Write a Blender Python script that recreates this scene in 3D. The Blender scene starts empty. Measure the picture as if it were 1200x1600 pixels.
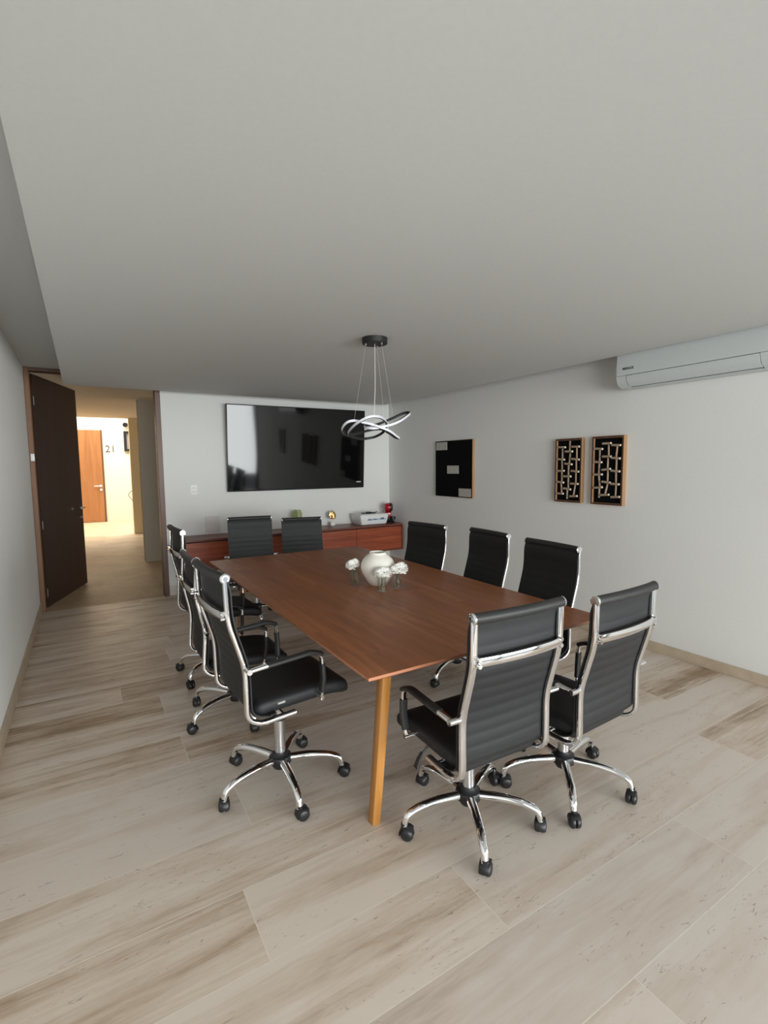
import bpy, bmesh, math, random
from mathutils import Vector, Matrix
PI = math.pi
R = math.radians
random.seed(7)
scene = bpy.context.scene
C = scene.collection

# ---------------------------------------------------------------- camera, world, light, exposure
cam_d = bpy.data.cameras.new('camera')
cam = bpy.data.objects.new('camera', cam_d); C.objects.link(cam)
cam_d.sensor_fit = 'HORIZONTAL'; cam_d.sensor_width = 36.0
cam_d.lens = 776.03 / 1200 * 36.0
cam_d.clip_start = 0.02; cam_d.clip_end = 200
cr = Vector((0.85599164, -0.51690602, -0.00929979))
cu = Vector((0.05635247, 0.07540781, 0.99555917))
cf = Vector((0.51390925, 0.85271439, -0.09367738))
cam.matrix_world = Matrix(((cr.x, cu.x, -cf.x, 0), (cr.y, cu.y, -cf.y, 0), (cr.z, cu.z, -cf.z, 1.5), (0, 0, 0, 1)))
scene.camera = cam

scene.view_settings.view_transform = 'Standard'
scene.view_settings.look = 'None'
scene.view_settings.gamma = 1.0
scene.view_settings.use_curve_mapping = False
scene.view_settings.exposure = 1.03

world = bpy.data.worlds.new('world'); scene.world = world
world.use_nodes = True
wb = world.node_tree.nodes['Background']
wb.inputs[0].default_value = (0.86, 0.93, 1.0, 1)
wb.inputs[1].default_value = 0.3

def area(name, loc, rot, sx, sy, power, col):
    d = bpy.data.lights.new(name, 'AREA'); d.shape = 'RECTANGLE'; d.size = sx; d.size_y = sy
    d.energy = power; d.color = col
    o = bpy.data.objects.new(name, d); C.objects.link(o); o.location = loc; o.rotation_euler = rot
    return o
# daylight through the glazed wall behind the viewer, and from the open sky above the courtyard
area('window_daylight', (3.9, -7.0, 1.30), (R(90), 0, 0), 15.0, 3.4, 1060, (0.955, 0.99, 0.99))
area('courtyard_daylight', (0.4, 14.2, 5.2), (0, 0, 0), 5.0, 3.2, 390, (1.0, 0.965, 0.90))
scene.cycles.max_bounces = 10
scene.cycles.diffuse_bounces = 6
scene.cycles.glossy_bounces = 5
scene.cycles.transmission_bounces = 8
scene.cycles.transparent_max_bounces = 8
scene.cycles.caustics_reflective = False
scene.cycles.caustics_refractive = False
scene.cycles.sample_clamp_indirect = 6.0
scene.cycles.use_denoising = True

# ---------------------------------------------------------------- materials
def srgb(r, g, b):
    f = lambda c: (c / 255) / 12.92 if c / 255 <= 0.04045 else (((c / 255) + 0.055) / 1.055) ** 2.4
    return (f(r), f(g), f(b), 1)

class NT:
    def __init__(s, name):
        s.m = bpy.data.materials.new(name); s.m.use_nodes = True
        s.t = s.m.node_tree; s.b = s.t.nodes['Principled BSDF']
    def n(s, kind, **kw):
        o = s.t.nodes.new(kind)
        for k, v in kw.items():
            if k.startswith('i_'): o.inputs[k[2:]].default_value = v
            else: setattr(o, k, v)
        return o
    def l(s, a, b): s.t.links.new(a, b)
    def coord(s, scale=(1, 1, 1)):
        t = s.n('ShaderNodeTexCoord'); m = s.n('ShaderNodeMapping'); s.l(t.outputs['Object'], m.inputs['Vector'])
        m.inputs['Scale'].default_value = scale
        return m.outputs['Vector']
    def noise(s, vec, scale, detail=4, rough=.55, dist=0):
        o = s.n('ShaderNodeTexNoise'); o.inputs['Scale'].default_value = scale; o.inputs['Detail'].default_value = detail
        o.inputs['Roughness'].default_value = rough; o.inputs['Distortion'].default_value = dist
        s.l(vec, o.inputs['Vector']); return o.outputs['Fac']
    def ramp(s, fac, stops):
        o = s.n('ShaderNodeValToRGB'); e = o.color_ramp.elements
        while len(e) < len(stops): e.new(0.5)
        for k, (p, c) in enumerate(stops): e[k].position = p; e[k].color = c
        s.l(fac, o.inputs['Fac']); return o.outputs['Color']
    def mix(s, fac, a, b, mode='MIX'):
        o = s.n('ShaderNodeMix', data_type='RGBA', blend_type=mode)
        for sock, v in ((o.inputs[0], fac), (o.inputs[6], a), (o.inputs[7], b)):
            if hasattr(v, 'is_linked'): s.l(v, sock)
            else: sock.default_value = v
        return o.outputs[2]
    def math(s, op, a, b=0.0):
        o = s.n('ShaderNodeMath', operation=op)
        for sock, v in ((o.inputs[0], a), (o.inputs[1], b)):
            if hasattr(v, 'is_linked'): s.l(v, sock)
            else: sock.default_value = v
        return o.outputs[0]
    def bump(s, h, strength=.2, dist=.01):
        o = s.n('ShaderNodeBump'); o.inputs['Strength'].default_value = strength; o.inputs['Distance'].default_value = dist
        s.l(h, o.inputs['Height']); s.l(o.outputs['Normal'], s.b.inputs['Normal'])

def plain(name, col, rough=.5, metal=0.0, nscale=0, namt=.06, bump=0, spec=.5):
    t = NT(name); b = t.b
    b.inputs['Roughness'].default_value = rough; b.inputs['Metallic'].default_value = metal
    b.inputs['Specular IOR Level'].default_value = spec
    if nscale:
        f = t.noise(t.coord(), nscale)
        d = tuple(c * (1 - namt) for c in col[:3]) + (1,); u = tuple(min(1, c * (1 + namt)) for c in col[:3]) + (1,)
        t.l(t.ramp(f, [(.3, d), (.7, u)]), b.inputs['Base Color'])
        if bump: t.bump(f, bump, .002)
    else:
        b.inputs['Base Color'].default_value = col
    return t.m

M = {}
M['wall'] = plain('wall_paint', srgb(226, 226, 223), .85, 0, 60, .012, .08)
M['wall_left'] = plain('wall_paint_lit_left', srgb(240, 240, 237), .85, 0, 60, .012, .08)  # same wall paint, lightened to stand in for more light on this side
M['ceil'] = plain('ceiling_paint', srgb(206, 207, 205), .9, 0, 60, .012, .05)
M['cream'] = plain('cream_render', srgb(230, 219, 196), .9, 0, 30, .02, .1)
M['tan'] = plain('tan_render', srgb(219, 200, 158), .9, 0, 30, .02, .1)
M['olive'] = plain('corridor_paint', srgb(196, 188, 172), .9, 0, 30, .02, .1)
M['concrete_ceiling'] = plain('corridor_ceiling_render', srgb(224, 208, 182), .95, 0, 25, .06, .3)
M['base'] = plain('travertine_skirting', srgb(188, 172, 150), .45, 0, 12, .12)
M['base_back'] = plain('pale_skirting', srgb(205, 198, 188), .5, 0, 12, .05)
M['chrome'] = plain('polished_chrome', (0.86, 0.86, 0.87, 1), .07, 1.0, 30, .01)
M['chrome_dull'] = plain('brushed_steel', (0.62, 0.62, 0.63, 1), .28, 1.0, 40, .04)
M['hinge'] = plain('grey_hinge', srgb(122, 114, 106), .5, .3, 40, .05)
M['plastic'] = plain('black_plastic', (0.012, 0.012, 0.013, 1), .42, 0, 50, .2)
M['white_plastic'] = plain('white_plastic', srgb(232, 233, 232), .35, 0, 20, .01)
M['bright_plastic'] = plain('bright_white_plastic', srgb(248, 248, 246), .35, 0, 20, .01)
M['cover'] = plain('off_white_cover', srgb(214, 208, 203), .6, 0, 20, .01)
M['ac_white'] = plain('white_ac_shell', srgb(200, 206, 207), .4, 0, 20, .01)
M['seam'] = plain('dark_seam', (0.03, 0.03, 0.03, 1), .6)
M['matt_black'] = plain('matt_black_metal', (0.008, 0.008, 0.009, 1), .55, 0, 60, .2)
M['led'] = plain('white_diffuser', srgb(208, 207, 214), .4, 0, 20, .01)
M['wire'] = plain('pale_wire', srgb(190, 190, 188), .5, 0, 20, .02)
M['tv_bezel'] = plain('black_bezel', (0.008, 0.008, 0.009, 1), .35, 0, 60, .1)
M['ceramic'] = plain('cream_ceramic', srgb(238, 234, 224), .28, 0, 14, .02)
M['petal'] = plain('white_petal', srgb(252, 251, 246), .7, 0, 80, .03)
M['stem'] = plain('green_stem', srgb(92, 108, 62), .6, 0, 60, .15)
M['red'] = plain('red_gloss_plastic', srgb(176, 16, 34), .18, 0, 20, .04)
M['gold'] = plain('gold_leaf_metal', (0.86, 0.55, 0.22, 1), .25, 1.0, 60, .15)
M['grey_plastic'] = plain('pale_blue_panel', srgb(176, 196, 214), .35, 0, 20, .03)
M['felt'] = plain('black_felt', (0.004, 0.004, 0.0045, 1), .95, 0, 200, .3, 0, .1)
M['panel'] = plain('pale_grey_panel', srgb(176, 175, 166), .8, 0, 18, .08)
M['alu'] = plain('dark_window_frame', (0.018, 0.018, 0.02, 1), .4, .3, 40, .1)
M['number'] = plain('grey_number', srgb(82, 82, 80), .5, 0, 30, .05)

def leather(name, col, rough):
    t = NT(name); v = t.coord()
    f = t.noise(v, 160, 3); g = t.noise(v, 9, 3)
    t.l(t.mix(g, col, tuple(c * 1.35 for c in col[:3]) + (1,)), t.b.inputs['Base Color'])
    t.b.inputs['Roughness'].default_value = rough; t.b.inputs['Specular IOR Level'].default_value = .42
    t.bump(f, .12, .001); return t.m
M['leather'] = leather('black_leatherette', (0.0088, 0.0091, 0.0100, 1), .57)
M['leather_roll'] = leather('black_vinyl_roll', (0.016, 0.016, 0.016, 1), .5)

def glass(name, col, rough=.02):
    t = NT(name)
    for nd in list(t.t.nodes):
        if nd.type == 'BSDF_PRINCIPLED': t.t.nodes.remove(nd)
    out = [n for n in t.t.nodes if n.type == 'OUTPUT_MATERIAL'][0]
    g = t.n('ShaderNodeBsdfGlass'); g.inputs['Color'].default_value = col; g.inputs['Roughness'].default_value = rough
    g.inputs['IOR'].default_value = 1.45
    tr = t.n('ShaderNodeBsdfTransparent'); tr.inputs['Color'].default_value = col
    ms = t.n('ShaderNodeMixShader'); ms.inputs[0].default_value = .7
    t.l(g.outputs[0], ms.inputs[1]); t.l(tr.outputs[0], ms.inputs[2]); t.l(ms.outputs[0], out.inputs['Surface'])
    return t.m
M['glass'] = glass('clear_glass', (0.95, 0.97, 0.95, 1))
M['green_glass'] = glass('green_glass', (0.90, 0.93, 0.80, 1))

def wood(name, c0, c1, c2, axis, board=0, rough=.4, grain=14, spec=.5, blotch=.5):
    """axis: the direction of the grain; board: width of the boards across it"""
    t = NT(name)
    tc = t.n('ShaderNodeTexCoord'); sep = t.n('ShaderNodeSeparateXYZ'); t.l(tc.outputs['Object'], sep.inputs[0])
    sc = [grain, grain, grain]; sc['xyz'.index(axis)] = grain * .06
    mp = t.n('ShaderNodeMapping'); mp.inputs['Scale'].default_value = sc; t.l(tc.outputs['Object'], mp.inputs['Vector'])
    vec = mp.outputs['Vector']
    tone = None
    if board:
        cross = {'x': 'Y', 'y': 'X', 'z': 'X'}[axis]
        along = {'x': 'X', 'y': 'Y', 'z': 'Z'}[axis]
        k = t.math('FLOOR', t.math('DIVIDE', sep.outputs[cross], board))
        seg = t.math('FLOOR', t.math('ADD', t.math('DIVIDE', sep.outputs[along], .95), t.math('MULTIPLY', k, .37)))
        cm = t.n('ShaderNodeCombineXYZ'); t.l(k, cm.inputs[0]); t.l(seg, cm.inputs[1])
        wn = t.n('ShaderNodeTexWhiteNoise', noise_dimensions='2D'); t.l(cm.outputs[0], wn.inputs['Vector'])
        tone = wn.outputs['Value']
        off = t.n('ShaderNodeVectorMath', operation='ADD'); t.l(vec, off.inputs[0])
        cm2 = t.n('ShaderNodeCombineXYZ'); t.l(t.math('MULTIPLY', tone, 37.0), cm2.inputs[0]); t.l(t.math('MULTIPLY', tone, 11.0), cm2.inputs[1])
        t.l(cm2.outputs[0], off.inputs[1]); vec = off.outputs[0]
    f = t.noise(vec, 1.0, 6, .6, 1.2)
    fine = t.noise(vec, 5.5, 4, .6, .3)
    col = t.ramp(f, [(.25, c0), (.5, c1), (.78, c2)])
    col = t.mix(t.math('MULTIPLY', fine, blotch), col, c0)
    if tone is not None:
        col = t.mix(t.math('MULTIPLY', tone, .55), col, c0)
    t.l(col, t.b.inputs['Base Color'])
    t.b.inputs['Roughness'].default_value = rough; t.b.inputs['Specular IOR Level'].default_value = spec
    t.bump(fine, .06, .001)
    return t.m
M['walnut'] = wood('walnut_tabletop', srgb(124, 73, 43), srgb(170, 106, 64), srgb(196, 128, 82), 'y', .115, .38, 16, .35)
M['walnut_edge'] = wood('walnut_edge', srgb(140, 90, 64), srgb(172, 116, 86), srgb(186, 130, 98), 'x', 0, .42, 16)
M['leg_wood'] = wood('honey_wood_leg', srgb(138, 92, 42), srgb(164, 112, 54), srgb(182, 130, 68), 'z', 0, .32, 16, .5, .25)
M['cabinet'] = wood('reddish_walnut_veneer', srgb(112, 48, 28), srgb(158, 76, 46), srgb(188, 102, 66), 'x', 0, .34, 18, .5, .4)
M['cabinet_frame'] = wood('dark_walnut_veneer', srgb(88, 44, 30), srgb(118, 62, 44), srgb(134, 74, 54), 'x', 0, .36, 18, .5, .4)
M['dark_door'] = wood('dark_brown_door', srgb(46, 28, 20), srgb(58, 36, 26), srgb(66, 42, 30), 'z', 0, .42, 10, .4, .3)
M['frame_wood'] = wood('brown_door_frame', srgb(82, 54, 42), srgb(106, 72, 56), srgb(120, 84, 66), 'z', 0, .42, 14)
M['jamb_wood_lit'] = wood('brown_jamb_lit', srgb(104, 72, 48), srgb(128, 90, 60), srgb(140, 100, 70), 'z', 0, .5, 14)  # door frame wood with the light falling on the left jamb coloured in
M['orange_door'] = wood('orange_brown_door', srgb(148, 94, 50), srgb(168, 112, 64), srgb(178, 122, 74), 'z', 0, .45, 9, .4, .25)
M['pine'] = wood('pale_pine_frame', srgb(150, 112, 76), srgb(172, 132, 92), srgb(188, 148, 106), 'z', 0, .5, 16)
M['art_face'] = wood('dark_frame_face', srgb(62, 38, 28), srgb(84, 54, 40), srgb(104, 70, 52), 'z', 0, .5, 16)
M['dowel'] = wood('driftwood_stick', srgb(136, 114, 94), srgb(174, 152, 128), srgb(198, 178, 156), 'z', 0, .7, 30)
M['dowel_end'] = plain('sawn_end', srgb(232, 222, 206), .7, 0, 40, .05)

def travertine():
    t = NT('travertine_plank_floor')
    at = t.n('ShaderNodeAttribute', attribute_name='plank', attribute_type='GEOMETRY')
    sp = t.n('ShaderNodeSeparateColor'); t.l(at.outputs['Color'], sp.inputs[0])
    rnd, brown, grey = sp.outputs[0], sp.outputs[1], sp.outputs[2]
    tc = t.n('ShaderNodeTexCoord')
    off = t.n('ShaderNodeCombineXYZ'); t.l(t.math('MULTIPLY', rnd, 53.0), off.inputs[0]); t.l(t.math('MULTIPLY', rnd, 29.0), off.inputs[1])
    ad = t.n('ShaderNodeVectorMath', operation='ADD'); t.l(tc.outputs['Object'], ad.inputs[0]); t.l(off.outputs[0], ad.inputs[1])
    def sc(x, y):
        m = t.n('ShaderNodeMapping'); m.inputs['Scale'].default_value = (x, y, 1); t.l(ad.outputs[0], m.inputs['Vector']); return m.outputs['Vector']
    broad = t.noise(sc(.55, 5.5), 1.0, 5, .6, .7)
    streak = t.noise(sc(2.2, 26), 1.0, 7, .65, .9)
    cloud = t.noise(sc(2.5, 5), 1.6, 5, .6, .6)
    light = srgb(222, 209, 195); mid = srgb(207, 189, 170); brn = srgb(166, 141, 115); drk = srgb(122, 99, 78)
    # how brown: plank tone + broad bands along the plank
    k = t.math('ADD', t.math('MULTIPLY', brown, .50), t.math('MULTIPLY', t.math('SUBTRACT', broad, .5), 1.55))
    k2 = t.math('ADD', k, t.math('MULTIPLY', t.math('SUBTRACT', streak, .5), t.math('ADD', .30, t.math('MULTIPLY', brown, .95))))
    k2 = t.math('ADD', k2, t.math('MULTIPLY', t.math('SUBTRACT', cloud, .5), .40))
    col = t.ramp(k2, [(.06, light), (.31, mid), (.57, brn), (.88, drk)])
    col = t.mix(t.math('MULTIPLY', grey, .8), col, srgb(205, 196, 189))
    # little pits and cracks drawn out along the plank, with pale filler patches
    pn = t.noise(sc(15, 62), 1.0, 8, .72, 1.4)
    pm = t.noise(sc(1.6, 4.5), 1.0, 3, .5, .3)
    pit = t.math('MULTIPLY', t.math('GREATER_THAN', pn, .618), t.math('GREATER_THAN', pm, .49))
    col = t.mix(t.math('MULTIPLY', pit, .5), col, srgb(98, 84, 70))
    fn = t.noise(sc(5, 18), 1.0, 4, .55, .6)
    fill = t.n('ShaderNodeMapRange'); fill.inputs[1].default_value = .66; fill.inputs[2].default_value = .72
    t.l(fn, fill.inputs[0])
    col = t.mix(t.math('MULTIPLY', fill.outputs[0], .45), col, srgb(205, 198, 184))
    t.l(col, t.b.inputs['Base Color'])
    rr = t.n('ShaderNodeMapRange'); rr.inputs[1].default_value = .3; rr.inputs[2].default_value = .7; rr.inputs[3].default_value = .34; rr.inputs[4].default_value = .46
    t.l(cloud, rr.inputs[0]); t.l(rr.outputs[0], t.b.inputs['Roughness'])
    t.b.inputs['Specular IOR Level'].default_value = .4
    t.bump(t.math('SUBTRACT', cloud, t.math('MULTIPLY', pit, .5)), .12, .002)
    return t.m
M['floor'] = travertine()
M['grout'] = plain('pale_grout', srgb(226, 218, 204), .8, 0, 40, .06)

def rough_stone():
    t = NT('rough_stone_paving'); v = t.coord()
    a = t.noise(v, 2.2, 6, .6, .6); b = t.noise(v, 22, 4, .6)
    t.l(t.mix(t.math('MULTIPLY', b, .35), t.ramp(a, [(.3, srgb(172, 148, 116)), (.7, srgb(206, 184, 150))]), srgb(146, 124, 96)), t.b.inputs['Base Color'])
    t.b.inputs['Roughness'].default_value = .5
    t.bump(t.math('ADD', a, t.math('MULTIPLY', b, .3)), .6, .02); return t.m
M['paving'] = rough_stone()

def screen():
    t = NT('glossy_black_screen'); t.b.inputs['Base Color'].default_value = (0.0035, 0.0035, 0.004, 1)
    t.b.inputs['Roughness'].default_value = .055; t.b.inputs['Specular IOR Level'].default_value = .55
    f = t.noise(t.coord((1, 1, .35)), 2.4, 1, .3)
    t.bump(f, .16, .02); return t.m
M['screen'] = screen()

# ---------------------------------------------------------------- mesh helpers
def box(bm, x0, x1, y0, y1, z0, z1, bev=0.0, seg=2, mi=0):
    g = bmesh.ops.create_cube(bm, size=1.0)
    vs = g['verts']
    for v in vs:
        v.co = Vector(((x0 + x1) / 2 + v.co.x * (x1 - x0), (y0 + y1) / 2 + v.co.y * (y1 - y0), (z0 + z1) / 2 + v.co.z * (z1 - z0)))
    fs = {f for v in vs for f in v.link_faces}
    for f in fs: f.material_index = mi
    if bev > 0:
        es = list({e for v in vs for e in v.link_edges})
        bmesh.ops.bevel(bm, geom=es, offset=bev, segments=seg, affect='EDGES', profile=.5, material=-1)
    return vs

def rings_to_faces(bm, rings, closed_path, closed_prof=True, caps=True, mi=0):
    n = len(rings[0]); m = len(rings)
    for i in range(m if closed_path else m - 1):
        a, b = rings[i], rings[(i + 1) % m]
        for j in range(n if closed_prof else n - 1):
            k = (j + 1) % n
            f = bm.faces.new((a[j], a[k], b[k], b[j])); f.material_index = mi
    if caps and not closed_path and closed_prof:
        f = bm.faces.new(list(reversed(rings[0]))); f.material_index = mi
        f = bm.faces.new(rings[-1]); f.material_index = mi

def sweep(bm, path, prof, binormal=None, closed=False, caps=True, scale=None, normals=None, mi=0):
    """prof: list of (a, b); a along the binormal, b along the in-plane normal"""
    P = [Vector(p) for p in path]; n = len(P); rings = []
    prev = None
    for i, p in enumerate(P):
        if closed: t = (P[(i + 1) % n] - P[i - 1]).normalized()
        else: t = (P[min(i + 1, n - 1)] - P[max(i - 1, 0)]).normalized()
        if normals is not None:
            nn = normals[i] - t * normals[i].dot(t); nn.normalize(); bb = t.cross(nn)
        else:
            if binormal is not None: bb = Vector(binormal)
            elif prev is None: bb = Vector((0, 0, 1)) if abs(t.z) < .9 else Vector((1, 0, 0))
            else: bb = prev
            bb = bb - t * bb.dot(t); bb.normalize(); prev = bb
            nn = bb.cross(t)
        s = scale(i / (n - 1)) if scale else 1.0
        rings.append([bm.verts.new(p + bb * (a * s) + nn * (b * s)) for a, b in prof])
    rings_to_faces(bm, rings, closed, True, caps, mi)
    return rings

def circ(r, n=10, r2=None):
    return [(r * math.cos(2 * PI * i / n), (r2 or r) * math.sin(2 * PI * i / n)) for i in range(n)]

def rrect(w, h, r, seg=3):
    out = []
    for cx, cy, a0 in ((w / 2 - r, h / 2 - r, 0), (-w / 2 + r, h / 2 - r, 90), (-w / 2 + r, -h / 2 + r, 180), (w / 2 - r, -h / 2 + r, 270)):
        for i in range(seg + 1):
            a = R(a0 + 90 * i / seg); out.append((cx + r * math.cos(a), cy + r * math.sin(a)))
    return out

def fillet(pts, r, seg=5):
    P = [Vector(p) for p in pts]; out = [P[0]]
    rr = r if isinstance(r, (list, tuple)) else [r] * len(P)
    for i in range(1, len(P) - 1):
        a, b, c = P[i - 1], P[i], P[i + 1]
        d1 = (a - b); d2 = (c - b)
        q = min(rr[i], d1.length * .49, d2.length * .49)
        s, e = b + d1.normalized() * q, b + d2.normalized() * q
        for k in range(seg + 1):
            t = k / seg; out.append(s * (1 - t) ** 2 + b * 2 * t * (1 - t) + e * t * t)
    out.append(P[-1]); return out

def lathe(bm, prof, cx=0, cy=0, n=24, mi=0, cap0=False, cap1=False):
    rings = []
    for r, z in prof:
        rings.append([bm.verts.new((cx + r * math.cos(2 * PI * i / n), cy + r * math.sin(2 * PI * i / n), z)) for i in range(n)])
    for a, b in zip(rings, rings[1:]):
        for j in range(n):
            k = (j + 1) % n; f = bm.faces.new((a[j], a[k], b[k], b[j])); f.material_index = mi
    if cap0: bm.faces.new(list(reversed(rings[0]))).material_index = mi
    if cap1: bm.faces.new(rings[-1]).material_index = mi
    return rings

def cyl(bm, p0, p1, r, n=12, r1=None, mi=0):
    p0, p1 = Vector(p0), Vector(p1)
    r1 = r if r1 is None else r1
    sweep(bm, [p0, p1], circ(1, n), scale=lambda t: r + (r1 - r) * t, mi=mi)

def catmull(pts, sub=6):
    P = [Vector(p) for p in pts]; n = len(P); out = []
    for i in range(n):
        a, b, c, d = P[i - 1], P[i], P[(i + 1) % n], P[(i + 2) % n]
        for k in range(sub):
            t = k / sub
            out.append(.5 * ((2 * b) + (c - a) * t + (2 * a - 5 * b + 4 * c - d) * t * t + (3 * b - a - 3 * c + d) * t ** 3))
    return out

def mesh_of(name, bm, mats, angle=35):
    bmesh.ops.recalc_face_normals(bm, faces=bm.faces[:])
    me = bpy.data.meshes.new(name); bm.to_mesh(me); bm.free()
    for m in (mats if isinstance(mats, (list, tuple)) else [mats]): me.materials.append(m)
    me.polygons.foreach_set('use_smooth', [True] * len(me.polygons))
    me.set_sharp_from_angle(angle=R(angle))
    return me

def obj(name, bm, mats, parent=None, angle=35, label=None):
    o = bpy.data.objects.new(name, mesh_of(name, bm, mats, angle)); C.objects.link(o)
    if parent: o.parent = parent
    if label: o['label'] = label
    return o

def nb(): return bmesh.new()
def tag(o, label, cat, group=None, kind=None):
    o['label'] = label; o['category'] = cat
    if group: o['group'] = group
    if kind: o['kind'] = kind
    return o
def thing(name, label, cat, loc=(0, 0, 0), rz=0, group=None, kind=None):
    o = bpy.data.objects.new(name, None); C.objects.link(o); o.empty_display_size = .1
    o.location = loc; o.rotation_euler = (0, 0, rz)
    return tag(o, label, cat, group, kind)
def struct(name, bm, mats, label, cat, angle=30):
    return tag(obj(name, bm, mats, None, angle), label, cat, None, 'structure')
def text_obj(name, body, size, mat, matrix, parent=None, extrude=.001, bold=0.0):
    cu = bpy.data.curves.new(name, 'FONT'); cu.body = body; cu.size = size; cu.extrude = extrude; cu.offset = bold
    cu.align_x = 'CENTER'; cu.align_y = 'CENTER'
    tmp = bpy.data.objects.new(name + '_tmp', cu); C.objects.link(tmp)
    dg = bpy.context.evaluated_depsgraph_get()
    me = bpy.data.meshes.new_from_object(tmp.evaluated_get(dg))
    bpy.data.objects.remove(tmp); bpy.data.curves.remove(cu)
    me.materials.clear(); me.materials.append(mat)
    me.transform(matrix)
    o = bpy.data.objects.new(name, me); C.objects.link(o)
    if parent: o.parent = parent
    return o

# ---------------------------------------------------------------- the room
XL, XR, YB, YF = -0.46, 3.83, 6.20, -1.10     # left, right, back (door) wall, glazed wall behind the viewer
ZU, ZC = 2.515, 2.33                            # upper ceiling, lowered ceiling panel
DL, DR = -0.415, 0.735                         # clear door opening

# floor: planks in rows along x, each with its own tone, pale grout between
bm = nb()
lay = []
P0, PITCH, G = 0.757, 0.3025, 0.0034
rows = {}
known = {0: [2.057], 1: [1.10, 2.83], 2: [0.405, 2.15], 3: [1.45, 3.087], 4: [0.525, 2.30], 5: [1.70, 3.2], 6: [0.384, 2.05],
         7: [1.35, 3.0], 8: [0.348, 2.2], 9: [0.134, 1.9], 10: [1.1, 2.8], 11: [0.5, 2.3], -1: [1.30, 3.1], -2: [.2, 1.9]}
tone = {(0, 0): (.48, .55), (0, 1): (.16, .45), (1, 0): (.42, .1), (1, 1): (.10, .25), (1, 2): (.62, .1), (2, 0): (.52, 0), (2, 1): (.28, .05), (2, 2): (.12, .2),
        (3, 0): (.52, .1), (3, 1): (.30, .1), (3, 2): (.70, 0), (4, 0): (.30, .35), (4, 1): (.30, .2), (4, 2): (.1, .25), (5, 0): (.34, .35), (6, 0): (.62, .1), (6, 1): (.55, 0),
        (7, 0): (.55, .05), (8, 0): (.72, 0), (9, 0): (.66, 0), (-1, 0): (.30, .3), (-1, 1): (.12, .5), (-1, 2): (.12, .5)}
rng = random.Random(5)
fl_x0, fl_x1 = XL, XR
r0 = math.floor((YF - P0) / PITCH)
r1 = math.ceil((YB - P0) / PITCH)
def quad(x0, x1, y0, y1, mi, pl):
    vs = [bm.verts.new(p) for p in ((x0, y0, 0), (x1, y0, 0), (x1, y1, 0), (x0, y1, 0))]
    f = bm.faces.new(vs); f.material_index = mi; lay.append(pl)
for r in range(r0, r1 + 1):
    ya, yb = max(YF, P0 + r * PITCH), min(YB, P0 + (r + 1) * PITCH)
    if yb - ya < .02: continue
    js = known.get(r) or [rng.uniform(.1, 1.0), rng.uniform(1.8, 2.6)]
    xs = [fl_x0] + [j for j in js if fl_x0 < j < fl_x1] + [fl_x1]
    quad(fl_x0, fl_x1, ya, ya + G, 1, (0, 0, 0, 1))
    for i in range(len(xs) - 1):
        x1 = xs[i + 1] - (G * .8 if i < len(xs) - 2 else 0)
        b, g = tone.get((r, i), (rng.uniform(.45, .75), rng.uniform(0, .15)))
        quad(xs[i], x1, ya + G, yb, 0, (rng.random(), b, g, 1))
        if x1 < xs[i + 1]: quad(x1, xs[i + 1], ya + G, yb, 1, (0, 0, 0, 1))
me = bpy.data.meshes.new('floor'); bm.to_mesh(me); bm.free()
me.materials.append(M['floor']); me.materials.append(M['grout'])
a = me.attributes.new('plank', 'FLOAT_COLOR', 'FACE')
for k, c in enumerate(lay): a.data[k].color = c
fo = bpy.data.objects.new('floor', me); C.objects.link(fo)
tag(fo, 'beige travertine plank floor with pale grout lines', 'floor', None, 'structure')

bm = nb(); box(bm, XL - .12, XL, YF, YB + .12, -.02, ZU + .1)
struct('wall_left', bm, M['wall_left'], 'plain white wall on the left running to the doorway', 'wall')
bm = nb(); box(bm, XR, XR + .12, YF, YB + .12, -.02, ZU + .1)
struct('wall_right', bm, M['wall'], 'long white wall on the right behind artworks and air conditioner', 'wall')
bm = nb(); box(bm, DR + .055, XR, YB, YB + .12, -.02, ZU + .1)
struct('wall_back', bm, M['wall'], 'white end wall behind the television and the floating cabinet', 'wall')
bm = nb(); box(bm, XL - .12, XR + .12, YF, YB + .12, ZU, ZU + .12)
box(bm, -0.12, 3.615, YF + .12, 5.965, ZC, ZC + .06)
struct('ceiling', bm, M['ceil'], 'white ceiling with a lowered flat panel over the table', 'ceiling')
# skirting
bm = nb(); box(bm, XL, XL + .011, YF, YB - .002, 0, .10, .002, 1)
struct('baseboard_left', bm, M['base'], 'beige stone skirting along the left wall', 'baseboard')
bm = nb(); box(bm, XR - .011, XR, YF, YB - .002, 0, .078, .002, 1)
struct('baseboard_right', bm, M['base'], 'beige stone skirting along the right wall', 'baseboard')
bm = nb(); box(bm, DR + .056, XR - .012, YB - .011, YB, 0, .112, .002, 1)
struct('baseboard_back', bm, M['base_back'], 'pale stone skirting along the end wall under the cabinet', 'baseboard')
# door frame
bm = nb()
box(bm, DR, DR + .055, YB - .006, YB + .125, 0, ZU - .002, .003, 1, 0)
box(bm, XL + .001, DL, YB + .0, YB + .125, 0, ZU - .002, .003, 1, 1)
box(bm, DL, DR, YB + .0, YB + .125, ZU - .035, ZU - .002, .003, 1, 0)
struct('trim_1', bm, [M['frame_wood'], M['jamb_wood_lit']], 'brown wooden frame of the open doorway', 'door frame')
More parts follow.
